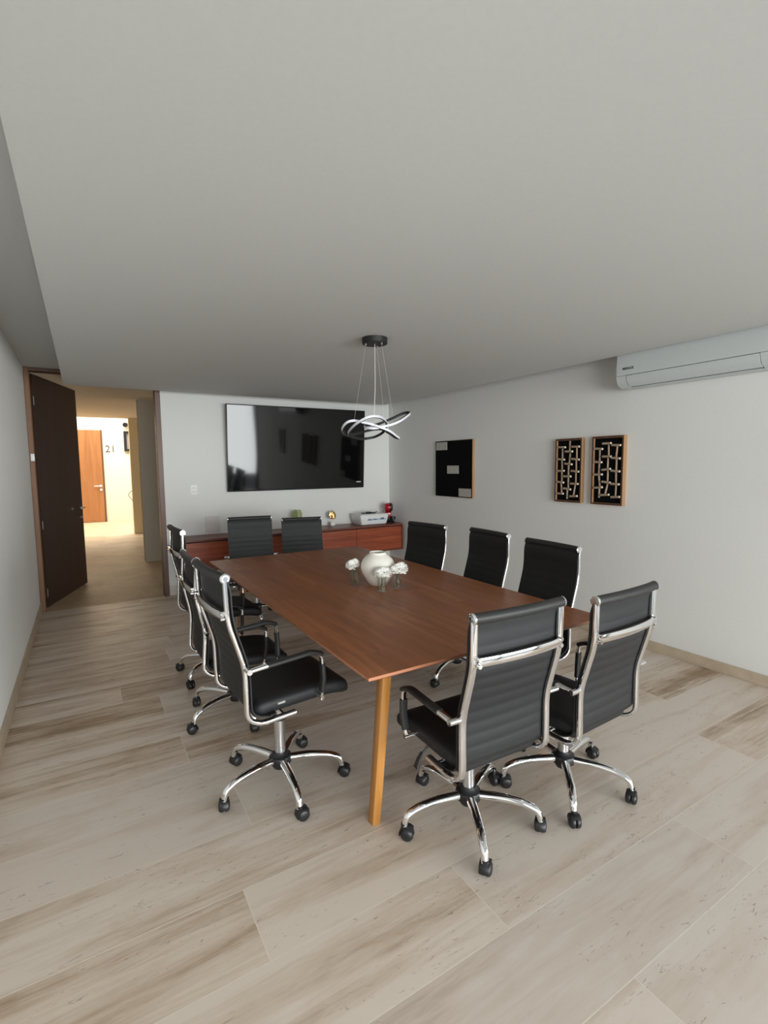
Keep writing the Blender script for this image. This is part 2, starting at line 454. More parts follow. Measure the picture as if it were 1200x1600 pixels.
# door leaf, swung out into the corridor
door = thing('door_1', 'tall dark brown door standing open into the corridor', 'door', (DL + .012, YB + .15, 0), 0, None, 'structure')
ang = math.atan2(7.477 - (YB + .15), -0.031 - (DL + .012))
door.rotation_euler = (0, 0, ang)
W_ = math.hypot(7.477 - (YB + .15), -0.031 - (DL + .012))
bm = nb(); box(bm, 0, W_, 0, .045, .008, 2.476, .003, 1)
obj('door_leaf', bm, M['dark_door'], door)
h = nb()
for s, y0 in ((-1, 0), (1, .045)):
    cyl(h, (W_ - .065, y0, 1.0), (W_ - .065, y0 + s * .05, 1.0), .010)
    cyl(h, (W_ - .065, y0, 1.0), (W_ - .065, y0 + s * .008, 1.0), .025, 16)
    sweep(h, fillet([(W_ - .065, y0 + s * .03, 1.0), (W_ - .065, y0 + s * .052, 1.0), (W_ - .19, y0 + s * .052, 1.0)], .02), circ(.009), binormal=(0, 0, 1))
obj('door_handle', h, M['chrome_dull'], door)
h = nb()
for s, y0 in ((-1, 0), (1, .045)): cyl(h, (W_ - .065, y0, .88), (W_ - .065, y0 + s * .012, .88), .022, 16)
obj('door_lock', h, M['chrome_dull'], door)
for z in (.17, .90, 2.2):
    h = nb(); box(h, .0, .022, -.003, -.0005, z - .045, z + .045, .001, 1); cyl(h, (.0, -.004, z - .045), (.0, -.004, z + .045), .005, 8)
    obj('door_hinge', h, M['hinge'], door)
bm = nb(); box(bm, XL + .012, XL + .046, YB - .014, YB - .0005, 1.575, 1.65, .004, 2)
tag(obj('door_sensor', bm, M['white_plastic']), 'small white contact sensor on the left door jamb', 'sensor')
# glazed wall behind the viewer: dark frame, sliding panels pushed open
bm = nb()
for x in (XL, .96, 2.40, XR - .07): box(bm, x, x + .07, YF - .02, YF + .05, 0, 2.38)
box(bm, XL, XR, YF - .02, YF + .05, 2.33, ZU); box(bm, XL, XR, YF - .02, YF + .05, -.02, .03)
struct('window_1', bm, M['alu'], 'dark framed glazed opening at the near end of the room', 'window')

# ---------------------------------------------------------------- corridor and courtyard beyond the door
bm = nb(); box(bm, -2.6, 3.2, YB, 16.1, -.06, -.004)
struct('floor_corridor', bm, M['paving'], 'rough tan paving of the corridor beyond the doorway', 'floor')
bm = nb(); box(bm, -2.6, 3.2, YB + .13, 8.72, 2.55, 2.70); box(bm, -2.6, 3.2, 8.72, 12.72, 2.60, 2.75)
struct('ceiling_corridor', bm, M['concrete_ceiling'], 'tan rendered ceiling of the corridor beyond the doorway', 'ceiling')
bm = nb(); box(bm, .776, 3.2, 8.66, 8.86, -.004, 2.60)
struct('wall_corridor_right', bm, M['olive'], 'greyish wall end seen just inside the doorway on the right', 'wall')
bm = nb(); box(bm, DR + .06, 3.2, YB + .12, YB + .32, -.004, 2.55)
struct('wall_corridor_near', bm, M['olive'], 'corridor side of the end wall', 'wall')
bm = nb(); box(bm, .925, 3.2, 12.52, 12.70, -.004, 2.60)
struct('wall_corridor_end', bm, M['tan'], 'tan wall end at the far side of the corridor', 'wall')
bm = nb(); box(bm, -1.25, -1.1, YB + .13, 12.72, -.004, 2.60)
struct('wall_corridor_left', bm, M['olive'], 'corridor wall hidden behind the open door', 'wall')
bm = nb(); box(bm, -4.0, 4.0, 15.90, 16.1, -.02, 4.4)
struct('wall_courtyard', bm, M['cream'], 'sunny cream wall across the courtyard with the number', 'wall')
d2 = thing('door_2', 'orange brown door in the cream wall across the courtyard', 'door', (-.50, 15.90, 0), 0, None, 'structure')
bm = nb(); box(bm, 0, .965, -.03, -.001, .01, 2.535, .003, 1); obj('door_leaf', bm, M['orange_door'], d2)
bm = nb(); box(bm, .966, 1.0, -.045, -.001, 0, 2.55, .003, 1); box(bm, -.035, -.001, -.045, -.001, 0, 2.55, .003, 1); obj('door_frame', bm, M['frame_wood'], d2)
bm = nb(); cyl(bm, (.90, -.03, 1.0), (.90, -.07, 1.0), .012); sweep(bm, [(.905, -.075, 1.0), (.74, -.075, 1.0)], circ(.012), binormal=(0, 0, 1)); cyl(bm, (.90, -.03, 1.0), (.90, -.04, 1.0), .03, 16)
obj('door_handle', bm, M['white_plastic'], d2)
bm = nb(); cyl(bm, (.90, -.03, .90), (.90, -.045, .90), .03, 16); obj('door_lock', bm, M['white_plastic'], d2)
mt = Matrix.Translation((.685, 15.893, 2.02)) @ Matrix.Rotation(R(90), 4, 'X')
tag(text_obj('house_number', '21', .27, M['number'], mt, None, .005, -.002), 'grey number 21 on the cream courtyard wall', 'number')
w2 = thing('window_2', 'small dark framed window high on the cream courtyard wall', 'window', (1.03, 15.90, 1.965), 0, None, 'structure')
bm = nb()
box(bm, 0, .07, -.06, -.001, 0, .555); box(bm, .60, .67, -.06, -.001, 0, .555); box(bm, .071, .599, -.06, -.001, 0, .06); box(bm, .071, .599, -.06, -.001, .495, .555)
obj('window_frame', bm, M['alu'], w2)
bm = nb(); box(bm, .0715, .5985, -.03, -.02, .0605, .4945); obj('window_pane', bm, plain('grey_window_pane', srgb(150, 142, 140), .2, 0, 10, .08), w2)
sl = thing('wall_sconce', 'small dark round lamp above the courtyard window', 'lamp', (1.13, 15.90, 2.71))
bm = nb(); cyl(bm, (0, -.001, 0), (0, -.05, 0), .06, 16); obj('backplate', bm, M['white_plastic'], sl)
bm = nb(); cyl(bm, (-.02, -.05, 0), (-.06, -.16, -.02), .055, 16, .065); obj('lamp_head', bm, M['matt_black'], sl)
bm = nb(); sweep(bm, fillet([(.923, 12.56, .98), (.86, 12.56, .93), (.84, 12.56, .88), (.923, 12.56, .76)], .04), circ(.006, 8), binormal=(0, 1, 0))
tag(obj('wire_hook', bm, M['alu']), 'thin bent wire hook on the tan wall end of the corridor', 'hook')

# ---------------------------------------------------------------- television
tv = thing('television', 'large wall-mounted black flat screen television above the cabinet', 'television', (2.425, 6.10, 1.72))
tv.rotation_euler = (R(3.6), 0, R(-.7))
TW, TH = .935, .527
bm = nb(); box(bm, -TW, TW, .0, .03, -TH, TH, .004, 2); obj('housing', bm, M['tv_bezel'], tv)
bm = nb(); box(bm, -TW + .010, TW - .010, -.004, -.0005, -TH + .016, TH - .010, .001, 1); obj('screen', bm, M['screen'], tv)
bm = nb(); box(bm, -.3, .3, .0305, .052, -.2, .2, .003, 1); obj('wall_mount', bm, M['matt_black'], tv)
bm = nb()
for x0, x1 in ((.817, .838), (.842, .861), (.865, .883)): box(bm, x0, x1, -.0065, -.0042, -.452, -.437, .001, 1)
obj('maker_mark', bm, M['led'], tv, label='tiny white mark in the lower right corner')

# ---------------------------------------------------------------- floating cabinet
cb = thing('floating_cabinet', 'long reddish wood cabinet hung on the end wall', 'cabinet', (.90, 5.78, 0))
cx1 = 2.893; T = .024; zt, zb = .69, .325; D = .419
bm = nb(); box(bm, 0, cx1, 0, D, zt - T, zt, .002, 1); obj('cabinet_top', bm, M['cabinet_frame'], cb)
bm = nb()
box(bm, 0, T, 0, D, zb, zt - T - .0005); box(bm, cx1 - T, cx1, 0, D, zb, zt - T - .0005); box(bm, T, cx1 - T, 0, D, zb, zb + .018); box(bm, T, cx1 - T, D - .012, D, zb + .018, zt - T - .0005)
obj('carcass', bm, M['cabinet_frame'], cb)
xa, xb = T + .003, cx1 - T - .003
wd = (xb - xa) / 4
for i in range(4):
    bm = nb(); box(bm, xa + i * wd + .0015, xa + (i + 1) * wd - .0015, .004, .024, zb + .0205, zt - T - .012, .0015, 1)
    dd = obj('cabinet_door', bm, M['cabinet'], cb)
    h = nb(); box(h, xa + i * wd + .03, xa + (i + 1) * wd - .03, .009, .023, zt - T - .0118, zt - T - .006); obj('finger_pull', h, M['seam'], dd)

# ---------------------------------------------------------------- things on the cabinet
ZT = zt + .0008
pr = thing('printer', 'white all-in-one printer at the right end of the cabinet', 'printer', (3.36, 5.985, ZT))
bm = nb()
r_ = []
for z, x0, x1, y0, y1 in ((0, -.175, .20, -.12, .13), (.012, -.185, .21, -.135, .14), (.07, -.20, .225, -.145, .145), (.128, -.212, .235, -.152, .148), (.136, -.208, .231, -.148, .145)):
    r_.append([bm.verts.new(((x0 + x1) / 2 + a, (y0 + y1) / 2 + b, z)) for a, b in rrect(x1 - x0, y1 - y0, .022, 4)])
rings_to_faces(bm, r_, False); obj('printer_body', bm, M['white_plastic'], pr, 40)
bm = nb(); box(bm, -.205, .228, -.135, .142, .1362, .146, .004, 2); obj('scanner_lid', bm, M['white_plastic'], pr)
bm = nb(); box(bm, -.185, -.10, -.146, -.05, .1465, .149, .001, 1); obj('control_panel', bm, plain('grey_control_panel', srgb(186, 187, 186), .35), pr)
bm = nb()
def front(x0, x1, z0, z1, d=.0):   # a strip lying on the sloping front
    f = lambda z: -.135 - (z - .012) / .116 * .017
    q = [(x0, f(z0) - .002 - d, z0), (x1, f(z0) - .002 - d, z0), (x1, f(z1) - .002 - d, z1), (x0, f(z1) - .002 - d, z1)]
    v = [bm.verts.new(p) for p in q] + [bm.verts.new((p[0], p[1] + .006, p[2])) for p in q]
    for s in ((0, 1, 2, 3), (7, 6, 5, 4), (0, 4, 5, 1), (1, 5, 6, 2), (2, 6, 7, 3), (3, 7, 4, 0)): bm.faces.new([v[i] for i in s])
front(-.10, .19, .012, .060); obj('paper_tray', bm, plain('white_tray', srgb(226, 230, 233), .3, 0, 20, .01), pr)
bm = nb(); front(-.105, .195, .064, .084); obj('output_slot', bm, M['grey_plastic'], pr)
mk = plain('blue_grey_marks', srgb(84, 108, 134), .4)
for x0, x1, z0, z1 in ((-.09, -.03, .066, .080), (-.015, .045, .070, .084), (.10, .16, .070, .094), (-.082, -.074, .066, .092)):
    bm = nb(); front(x0, x1, z0, z1, .001); obj('printed_mark', bm, mk, pr)

cbk = thing('cable_bundle', 'coiled black cable with adapter lying on the white printer', 'cable', (3.36, 5.985, ZT + .1465))
bm = nb(); box(bm, -.055, .005, -.06, -.015, .001, .028, .006, 2); obj('adapter', bm, M['plastic'], cbk)
bm = nb(); pts = [(-.11 + .05 * math.cos(t) + .012 * t, -.03 + .035 * math.sin(t), .006 + .004 * (i % 3)) for i, t in enumerate([k * .5 for k in range(34)])]
sweep(bm, pts, circ(.0045, 7)); obj('cord', bm, M['plastic'], cbk)
bm = nb(); sweep(bm, fillet([(.02, -.03, .006), (.06, -.045, .006), (.10, -.02, .012), (.13, .0, .02)], .02), circ(.005, 7)); obj('plug_lead', bm, M['plastic'], cbk)

cm = thing('coffee_machine', 'small red and black capsule coffee machine in the cabinet corner', 'coffee machine', (3.685, 5.99, ZT), R(-22))
bm = nb(); lathe(bm, [(.0, 0), (.085, 0), (.088, .01), (.07, .03), (.0, .032)], 0, 0, 28); 
obj('base', bm, M['plastic'], cm)
bm = nb(); sweep(bm, fillet([(0, .045, .03), (0, .060, .10), (0, .030, .165), (0, .0, .20)], .05, 6), rrect(.088, .075, .028, 4), binormal=(1, 0, 0)); obj('body', bm, M['red'], cm)
bm = nb(); sweep(bm, [(-.058, .0, .215), (-.050, .0, .215), (-.036, 0, .215), (-.012, 0, .215), (.012, 0, .215)], circ(.062, 32), scale=lambda t: (.35, .74, .93, 1, 1)[round(t * 4)]); obj('head', bm, M['red'], cm)
bm = nb(); sweep(bm, [(.0125, .0, .215), (.030, 0, .215), (.044, 0, .215), (.054, 0, .215), (.058, 0, .215)], circ(.064, 32), scale=lambda t: (1, 1, .92, .74, .45)[round(t * 4)])
hd = obj('head_cap', bm, M['plastic'], cm)
bm = nb(); cyl(bm, (.0585, -.008, .213), (.063, -.008, .213), .013, 16); obj('dial', bm, M['white_plastic'], hd)
bm = nb(); box(bm, -.030, .030, -.055, .004, .085, .150, .010, 3); obj('capsule_holder', bm, M['red'], cm)
bm = nb(); sweep(bm, [(.0, -.02, .034), (.0, -.02, .10)], circ(.022, 18)); obj('spout', bm, M['plastic'], cm)
bm = nb(); lathe(bm, [(.0, .034), (.045, .034), (.047, .042), (.0, .044)], .012, -.05, 20); obj('drip_tray', bm, M['plastic'], cm)
bm = nb(); lathe(bm, [(.036, .0445), (.040, .065), (.036, .085), (.031, .085)], .055, -.03, 18); obj('tray_ring', bm, M['plastic'], cm)

lf = thing('leaf_sculpture', 'gold leaf ornament on a small white block', 'ornament', (2.85, 6.085, ZT))
bm = nb(); box(bm, -.028, .028, -.028, .028, 0, .05, .004, 2); obj('block', bm, M['white_plastic'], lf)
bm = nb(); cyl(bm, (0, 0, .05), (0, 0, .10), .003, 8); obj('rod', bm, M['gold'], lf)
bm = nb()
def leaf_blade(bm, base, tip, w, bend, n=10):
    base, tip = Vector(base), Vector(tip); ax = tip - base; side = ax.cross(Vector((0, 1, 0))).normalized()
    rows_ = []
    for i in range(n + 1):
        t = i / n; ww = w * math.sin(PI * min(1, t * .92 + .06)) ** .8
        c = base + ax * t + Vector((0, -bend * math.sin(PI * t), 0))
        rows_.append([bm.verts.new(c + side * ww * s + Vector((0, bend * .5 * abs(s), 0))) for s in (-1, -.5, 0, .5, 1)])
    for a_, b_ in zip(rows_, rows_[1:]):
        for j in range(4): bm.faces.new((a_[j], a_[j + 1], b_[j + 1], b_[j]))
for k, (tx, tz, w) in enumerate(((-.05, .17, .022), (-.035, .20, .022), (0, .215, .022), (.032, .195, .02), (.048, .165, .02), (-.05, .135, .016), (.05, .13, .016))):
    leaf_blade(bm, (0, -.002 * k, .095), (tx, -.002 * k, tz), w, .008)
lo = obj('gold_leaf', bm, M['gold'], lf)
md = lo.modifiers.new('solid', 'SOLIDIFY'); md.thickness = .0025
bm = nb(); pf = [(.0, .004), (.045, .004), (.058, .06), (.064, .14), (.060, .21), (.048, .245), (.046, .247), (.044, .244), (.055, .205), (.059, .14), (.053, .06), (.042, .010), (.0, .009)]
lathe(bm, [(r, z - .004) for r, z in pf], 0, 0, 28)
gv = obj('glass_vase', bm, M['green_glass']); gv.location = (2.345, 6.07, ZT); tag(gv, 'green glass vase on the cabinet behind a chair back', 'vase')

# ---------------------------------------------------------------- wall fittings
sw = thing('light_switch', 'white light switch plate beside the doorway', 'switch', (1.11, YB, 1.232))
bm = nb(); box(bm, -.036, .036, -.009, -.0005, -.058, .058, .004, 2); obj('switch_plate', bm, M['bright_plastic'], sw)
for z in (.02, -.02):
    bm = nb(); box(bm, -.024, .024, -.013, -.0092, z - .014, z + .014, .002, 1); obj('rocker', bm, plain('switch_rocker', srgb(214, 214, 211), .4), sw)
vp = thing('access_plate', 'square white cover plate on the wall above the cabinet left end', 'wall plate', (1.308, YB, .807))
bm = nb(); box(bm, -.085, .085, -.012, -.0005, -.10, .10, .004, 2); obj('plate', bm, M['cover'], vp)
for sx in (-1, 1):
    for sz in (-1, 1):
        bm = nb(); sweep(bm, [(sx * .03, -.0125, sz * .035), (sx * .07, -.0125, sz * .085)], rrect(.006, .003, .001, 1), binormal=(0, 1, 0)); obj('raised_rib', bm, M['cover'], vp)
for z0, z1 in ((.02, .028), (-.075, -.069)):
    bm = nb(); box(bm, -.03, .03, -.0145, -.0122, z0, z1); obj('raised_rib', bm, M['cover'], vp)
ot = thing('power_outlet', 'white power outlet on the wall behind the coffee machine', 'outlet', (3.71, YB, .815))
bm = nb(); box(bm, -.038, .038, -.009, -.0005, -.058, .058, .004, 2); obj('outlet_plate', bm, M['white_plastic'], ot)
for z in (.02, -.02):
    for x in (-.010, .010):
        bm = nb(); box(bm, x - .002, x + .002, -.0105, -.0092, z - .008, z + .008); obj('socket_slot', bm, M['seam'], ot)

# ---------------------------------------------------------------- artworks on the right wall (local: u along -y, front towards -x)
def art_frame(name, label, y0, y1, z0, z1, depth):
    t = thing(name, label, 'artwork', (XR, (y0 + y1) / 2, (z0 + z1) / 2)); return t, (y1 - y0) / 2, (z1 - z0) / 2
t, hy, hz = art_frame('wall_art', 'black square artwork with three pale grey rectangles', 4.343, 5.032, 1.112, 1.788, .03)
bm = nb(); box(bm, -.030, -.0008, -hy, hy, -hz, hz, .001, 1); obj('frame', bm, M['pine'], t)
bm = nb(); box(bm, -.0335, -.0305, -hy + .004, hy - .002, -hz + .002, hz - .002); obj('black_panel', bm, M['felt'], t)
for cy_, cz_ in ((hy - .125, hz - .062), (0.0, -.01), (-hy + .125, -hz + .060)):
    bm = nb(); box(bm, -.0385, -.034, cy_ - .108, cy_ + .108, cz_ - .048, cz_ + .048, .001, 1); obj('grey_rectangle', bm, M['panel'], t)

def stick_art(label, y0, y1, z0, z1, H, V, gp):
    t, hy, hz = art_frame('wall_art', label, y0, y1, z0, z1, .04); t['group'] = gp
    B = .017
    bm = nb()
    for a in ((-hy, -hy + B, -hz, hz), (hy - B, hy, -hz, hz), (-hy + B, hy - B, hz - B, hz), (-hy + B, hy - B, -hz, -hz + B)):
        box(bm, -.045, -.0008, a[0], a[1], a[2], a[3], .0015, 1)
    for f in bm.faces: f.material_index = 1 if f.calc_center_median().x < -.0445 else 0
    obj('frame', bm, [M['pine'], M['art_face']], t)
    bm = nb(); box(bm, -.026, -.002, -hy + B, hy - B, -hz + B, hz - B); obj('backing', bm, M['felt'], t)
    iy, iz = hy - B, hz - B
    for u, v in H:
        cy_, cz_ = iy - 2 * iy * u, iz - 2 * iz * v
        bm = nb(); tl = random.uniform(-.004, .004)
        cyl(bm, (-.046, cy_ + .038, cz_ - tl), (-.046, cy_ - .037, cz_ + tl), .0098, 9)
        o = obj('stick', bm, M['dowel'], t)
        bm = nb(); cyl(bm, (-.046, cy_ - .0375, cz_ + tl), (-.046, cy_ - .042, cz_ + tl * 1.15), .0090, 9); obj('sawn_end', bm, M['dowel_end'], o)
    for u0, v0, u1, v1 in V:
        bm = nb(); cyl(bm, (-.034, iy - 2 * iy * u0, iz - 2 * iz * v0), (-.034, iy - 2 * iy * u1, iz - 2 * iz * v1), .0075, 9); obj('stick', bm, M['dowel'], t)
def conv(L, xl, xr, yt, yb, lean):
    f = lambda x, y: ((x - (xl - lean * (y - yt) / (yb - yt))) / (xr - xl), (y - yt) / (yb - yt))
    return [f(*p) if len(p) == 2 else f(p[0], p[1]) + f(p[2], p[3]) for p in L]
H2 = [(255, 312), (243, 462), (240, 605), (235, 745), (230, 888), (340, 367), (335, 520), (322, 672), (320, 826), (422, 312), (420, 463), (415, 608), (408, 760), (398, 912)]
V2 = [(255, 330, 253, 450), (248, 475, 250, 595), (247, 615, 246, 735), (237, 755, 245, 875), (346, 240, 343, 355), (350, 390, 338, 510), (330, 535, 328, 660), (327, 685, 327, 815), (315, 840, 312, 950), (428, 325, 428, 452), (422, 475, 422, 598), (420, 620, 417, 748), (412, 772, 390, 902)]
H3 = [(708, 330), (700, 497), (708, 655), (710, 820), (808, 267), (810, 430), (805, 590), (805, 750), (792, 910), (920, 293), (917, 452), (915, 610), (910, 770), (918, 930)]
V3 = [(716, 345, 716, 485), (712, 510, 708, 645), (708, 670, 722, 808), (718, 832, 714, 950), (824, 280, 824, 418), (818, 445, 814, 578), (818, 602, 816, 738), (818, 765, 790, 898), (925, 305, 913, 440), (918, 465, 916, 598), (914, 622, 916, 758), (918, 782, 912, 918)]
stick_art('left stick artwork of crossed wooden pegs on black, nearer the square', 2.882, 3.172, 1.146, 1.726, conv(H2, 193, 478, 232, 970, 15), conv(V2, 193, 478, 232, 970, 15), 'pair of stick artworks')
stick_art('right stick artwork of crossed wooden pegs on black, nearer the air conditioner', 2.482, 2.780, 1.146, 1.728, conv(H3, 650, 988, 200, 1012, 12), conv(V3, 650, 988, 200, 1012, 12), 'pair of stick artworks')
t, hy, hz = art_frame('wall_art', 'narrow pale panel with a dark stripe, mirrored in the television', .92, 1.28, 1.2, 1.75, .03)
bm = nb(); box(bm, -.03, -.0008, -hy, hy, -hz, hz, .001, 1); obj('frame', bm, M['pine'], t)
bm = nb(); box(bm, -.034, -.0305, -hy + .01, hy - .01, -hz + .01, hz - .01); obj('pale_panel', bm, M['panel'], t)
bm = nb(); box(bm, -.037, -.0345, -.06, .05, -.12, hz - .012); box(bm, -.037, -.0345, -.03, .0, -hz + .02, -.12); obj('dark_stripe', bm, M['felt'], t)

# ---------------------------------------------------------------- air conditioner
ac = thing('air_conditioner', 'white split air conditioner high on the right wall', 'air conditioner', (XR, 1.40, 0))
L_ = 1.07
def xz_prism(bm, prof, y0, y1):
    a_ = [bm.verts.new((x, y0, z)) for x, z in prof]; b_ = [bm.verts.new((x, y1, z)) for x, z in prof]
    n = len(prof)
    for i in range(n): bm.faces.new((a_[i], a_[(i + 1) % n], b_[(i + 1) % n], b_[i]))
    bm.faces.new(list(reversed(a_))); bm.faces.new(b_)
bm = nb(); xz_prism(bm, [(-.001, 2.41), (-.17, 2.41), (-.190, 2.40), (-.197, 2.37), (-.199, 2.20), (-.197, 2.176), (-.001, 2.176)], 0, L_); 
bmesh.ops.bevel(bm, geom=[e for e in bm.edges if abs(e.verts[0].co.y - e.verts[1].co.y) < 1e-6], offset=.006, segments=2, affect='EDGES')
obj('front_cover', bm, M['ac_white'], ac)
bm = nb(); xz_prism(bm, [(-.001, 2.1755), (-.19, 2.1755), (-.172, 2.115), (-.12, 2.092), (-.001, 2.092)], .006, L_ - .006); obj('inner_body', bm, M['seam'], ac)
bm = nb()
for y0, y1 in ((0, .094), (L_ - .080, L_)):
    xz_prism(bm, [(-.001, 2.1735), (-.1965, 2.1735), (-.187, 2.14), (-.168, 2.108), (-.12, 2.086), (-.001, 2.086)], y0, y1)
obj('end_cheek', bm, M['ac_white'], ac)
bm = nb(); sweep(bm, [(-.1940, 0, 2.1722), (-.1865, 0, 2.142), (-.168, 0, 2.1105), (-.135, 0, 2.093)], rrect(.888, .004, .001, 1), binormal=(0, 1, 0))
for v in bm.verts: v.co.y += .097 + .445
obj('louver', bm, M['ac_white'], ac)
bm = nb(); box(bm, -.112, -.001, .096, L_ - .082, 2.084, 2.0915); obj('underside', bm, M['ac_white'], ac)
mt = Matrix.Translation((-.1995, .97, 2.225)) @ Matrix.Rotation(R(-90), 4, 'Z') @ Matrix.Rotation(R(90), 4, 'X')
text_obj('maker_name', 'MIRAGE', .026, M['seam'], mt, ac, .0006, .0005)

# ---------------------------------------------------------------- pendant lamp
LX, LY = 1.685, 2.893
pl = thing('pendant_lamp', 'black and white looped ribbon pendant lamp above the table', 'pendant lamp', (LX, LY, 0))
bm = nb(); lathe(bm, [(0, ZC - .0008), (.083, ZC - .0008), (.083, ZC - .036), (.080, ZC - .039), (0, ZC - .039)], 0, 0, 40); cp = obj('canopy', bm, M['matt_black'], pl)
for k in range(3):
    bm = nb(); a_ = 2 * PI * k / 3 + 2.9; cyl(bm, (.062 * math.cos(a_), .062 * math.sin(a_), ZC - .039), (.062 * math.cos(a_), .062 * math.sin(a_), ZC - .050), .005, 10); obj('wire_grip', bm, M['chrome_dull'], cp)
LA = [(1.485,2.895,1.711),(1.468,2.795,1.744),(1.481,2.735,1.770),(1.516,2.695,1.793),(1.561,2.695,1.801),(1.631,2.735,1.800),(1.727,2.835,1.787),(1.793,2.935,1.765),(1.817,3.015,1.732),(1.799,3.085,1.705),(1.750,3.115,1.692),(1.674,3.095,1.686),(1.580,3.035,1.695),(1.476,2.935,1.713),(1.422,2.855,1.732),(1.423,2.795,1.765),(1.463,2.775,1.777),(1.537,2.795,1.771),(1.606,2.815,1.763),(1.654,2.795,1.746),(1.727,2.795,1.722),(1.808,2.835,1.692),(1.869,2.895,1.684),(1.884,2.965,1.695),(1.850,2.995,1.726),(1.797,3.015,1.751),(1.719,3.035,1.743),(1.632,3.015,1.721),(1.545,2.955,1.705)]
LB = [(1.959,2.895,1.858),(1.899,2.845,1.831),(1.821,2.805,1.794),(1.752,2.795,1.767),(1.678,2.795,1.748),(1.630,2.815,1.739),(1.599,2.845,1.744),(1.605,2.895,1.756),(1.650,2.945,1.769),(1.710,2.975,1.775),(1.760,2.995,1.782),(1.825,2.995,1.806),(1.891,2.995,1.832),(1.945,2.975,1.859),(1.973,2.945,1.868)]
for L in (LA, LB):
    pts = [p - Vector((LX, LY, 0)) for p in catmull(L, 5)]
    cen = sum(pts, Vector()) / len(pts)
    n = len(pts)
    nr = []
    for i, p in enumerate(pts):
        tt = (pts[(i + 1) % n] - pts[i - 1]).normalized(); d_ = p - cen; d_.z *= .3
        d_ = d_ - tt * d_.dot(tt); nr.append(d_.normalized())
    for _ in range(6): nr = [(nr[i - 1] + nr[i] * 2 + nr[(i + 1) % n]).normalized() for i in range(n)]
    bm = nb(); sweep(bm, pts, rrect(.017, .010, .002, 1), closed=True, normals=nr); ro = obj('light_ring', bm, M['matt_black'], pl, 50)
    bm = nb(); sweep(bm, pts, [(-.0072, .0046), (.0072, .0046), (.0072, .0075), (-.0072, .0075)], closed=True, normals=nr); obj('diffuser', bm, M['led'], ro, 50)
bm = nb(); sweep(bm, [(.0, 0, ZC - .039), (-.001, 0, 2.0), (-.012, .004, 1.785)], circ(.0022, 6)); obj('power_cable', bm, M['wire'], pl)
for k, e in enumerate(((1.463 - LX, 2.775 - LY, 1.785), (1.885 - LX, 2.995 - LY, 1.84), (1.700 - LX, 2.80 - LY, 1.782))):
    a_ = 2 * PI * k / 3 + 2.9
    bm = nb(); sweep(bm, [(.062 * math.cos(a_), .062 * math.sin(a_), ZC - .050), e], circ(.0005, 5)); obj('suspension_wire', bm, M['wire'], pl)

# ---------------------------------------------------------------- table
TX0, TX1, TY0, TY1, TZ = .822, 2.150, 1.480, 4.070, .75
tb = thing('conference_table', 'long walnut conference table with honey wood legs', 'table', ((TX0 + TX1) / 2, (TY0 + TY1) / 2, 0))
hx, hy = (TX1 - TX0) / 2, (TY1 - TY0) / 2
bm = nb()
rr_ = []
for z, ins in ((TZ, .0008), (TZ - .001, 0), (TZ - .011, 0), (TZ - .032, .035)):
    rr_.append([bm.verts.new((sx * (hx - ins), sy * (hy - ins), z)) for sx, sy in ((-1, -1), (1, -1), (1, 1), (-1, 1))])
rings_to_faces(bm, rr_, False)
bmesh.ops.recalc_face_normals(bm, faces=bm.faces[:])
for f in bm.faces:
    if TZ - .012 < f.calc_center_median().z < TZ - .003 and abs(f.normal.z) < .3: f.material_index = 1
obj('tabletop', bm, [M['walnut'], M['walnut_edge']], tb, 20)
for sx, sy in ((-1, -1), (1, -1), (1, 1), (-1, 1)):
    bm = nb()
    fx, tx = sx * (.517), sx * (.452); fy = sy * (hy - .232)
    if (sx, sy) == (1, -1): fx, tx, fy = .555, .490, fy + .042
    sweep(bm, [(fx, fy, .0005), (tx, fy, TZ - .0325)], rrect(.050, .044, .005, 2), binormal=(0, 1, 0), scale=lambda t: .86 + .14 * t)
    # both ends cut level
    for v in bm.verts: v.co.z = .0005 if v.co.z < .02 else (TZ - .0325 if v.co.z > .65 else v.co.z)
    obj('leg', bm, M['leg_wood'], tb)
for sy in (-1, 1):
    y_ = sy * (hy - .232)
    bm = nb(); sweep(bm, [(-.425, y_, TZ - .058), (.425 + (.035 if sy < 0 else 0), y_ + (.042 if sy < 0 else 0), TZ - .058)], rrect(.048, .024, .003, 1), binormal=(0, 0, 1)); obj('rail', bm, M['leg_wood'], tb)

# things on the table
ZS = TZ + .0006
bm = nb()
pf = [(0, 0), (.050, 0), (.056, .004), (.078, .035), (.100, .075), (.1085, .105), (.106, .132), (.094, .160), (.072, .184), (.056, .194), (.052, .200), (.053, .206), (.049, .208), (.046, .203), (.050, .192), (.070, .178), (.090, .156), (.100, .130), (.1025, .105), (.094, .078), (.070, .04), (.045, .012), (0, .010)]
lathe(bm, pf, 0, 0, 44); vo = obj('ceramic_vase', bm, M['ceramic'], None, 60); vo.location = (1.556, 2.665, ZS)
tag(vo, 'round cream ceramic vase on the middle of the table', 'vase')
def bud(label, prof, x, y):
    bm = nb(); lathe(bm, prof, 0, 0, 28); o = obj('bud_vase', bm, M['glass'], None, 60); o.location = (x, y, ZS)
    return tag(o, label, 'vase', 'small glass bud vases')
w = .003
def shell(p): return [(0, 0)] + p + [(max(.001, r - w), z if z > .012 else .008) for r, z in reversed(p)] + [(0, .008)]
bud('ribbed round glass bud vase left of the cream vase', shell([(.022, 0), (.024, .004), (.023, .010), (.030, .018), (.034, .028), (.033, .034), (.035, .040), (.033, .047), (.034, .053), (.029, .062), (.027, .066), (.024, .078), (.023, .088), (.026, .094)]), 1.430, 2.735)
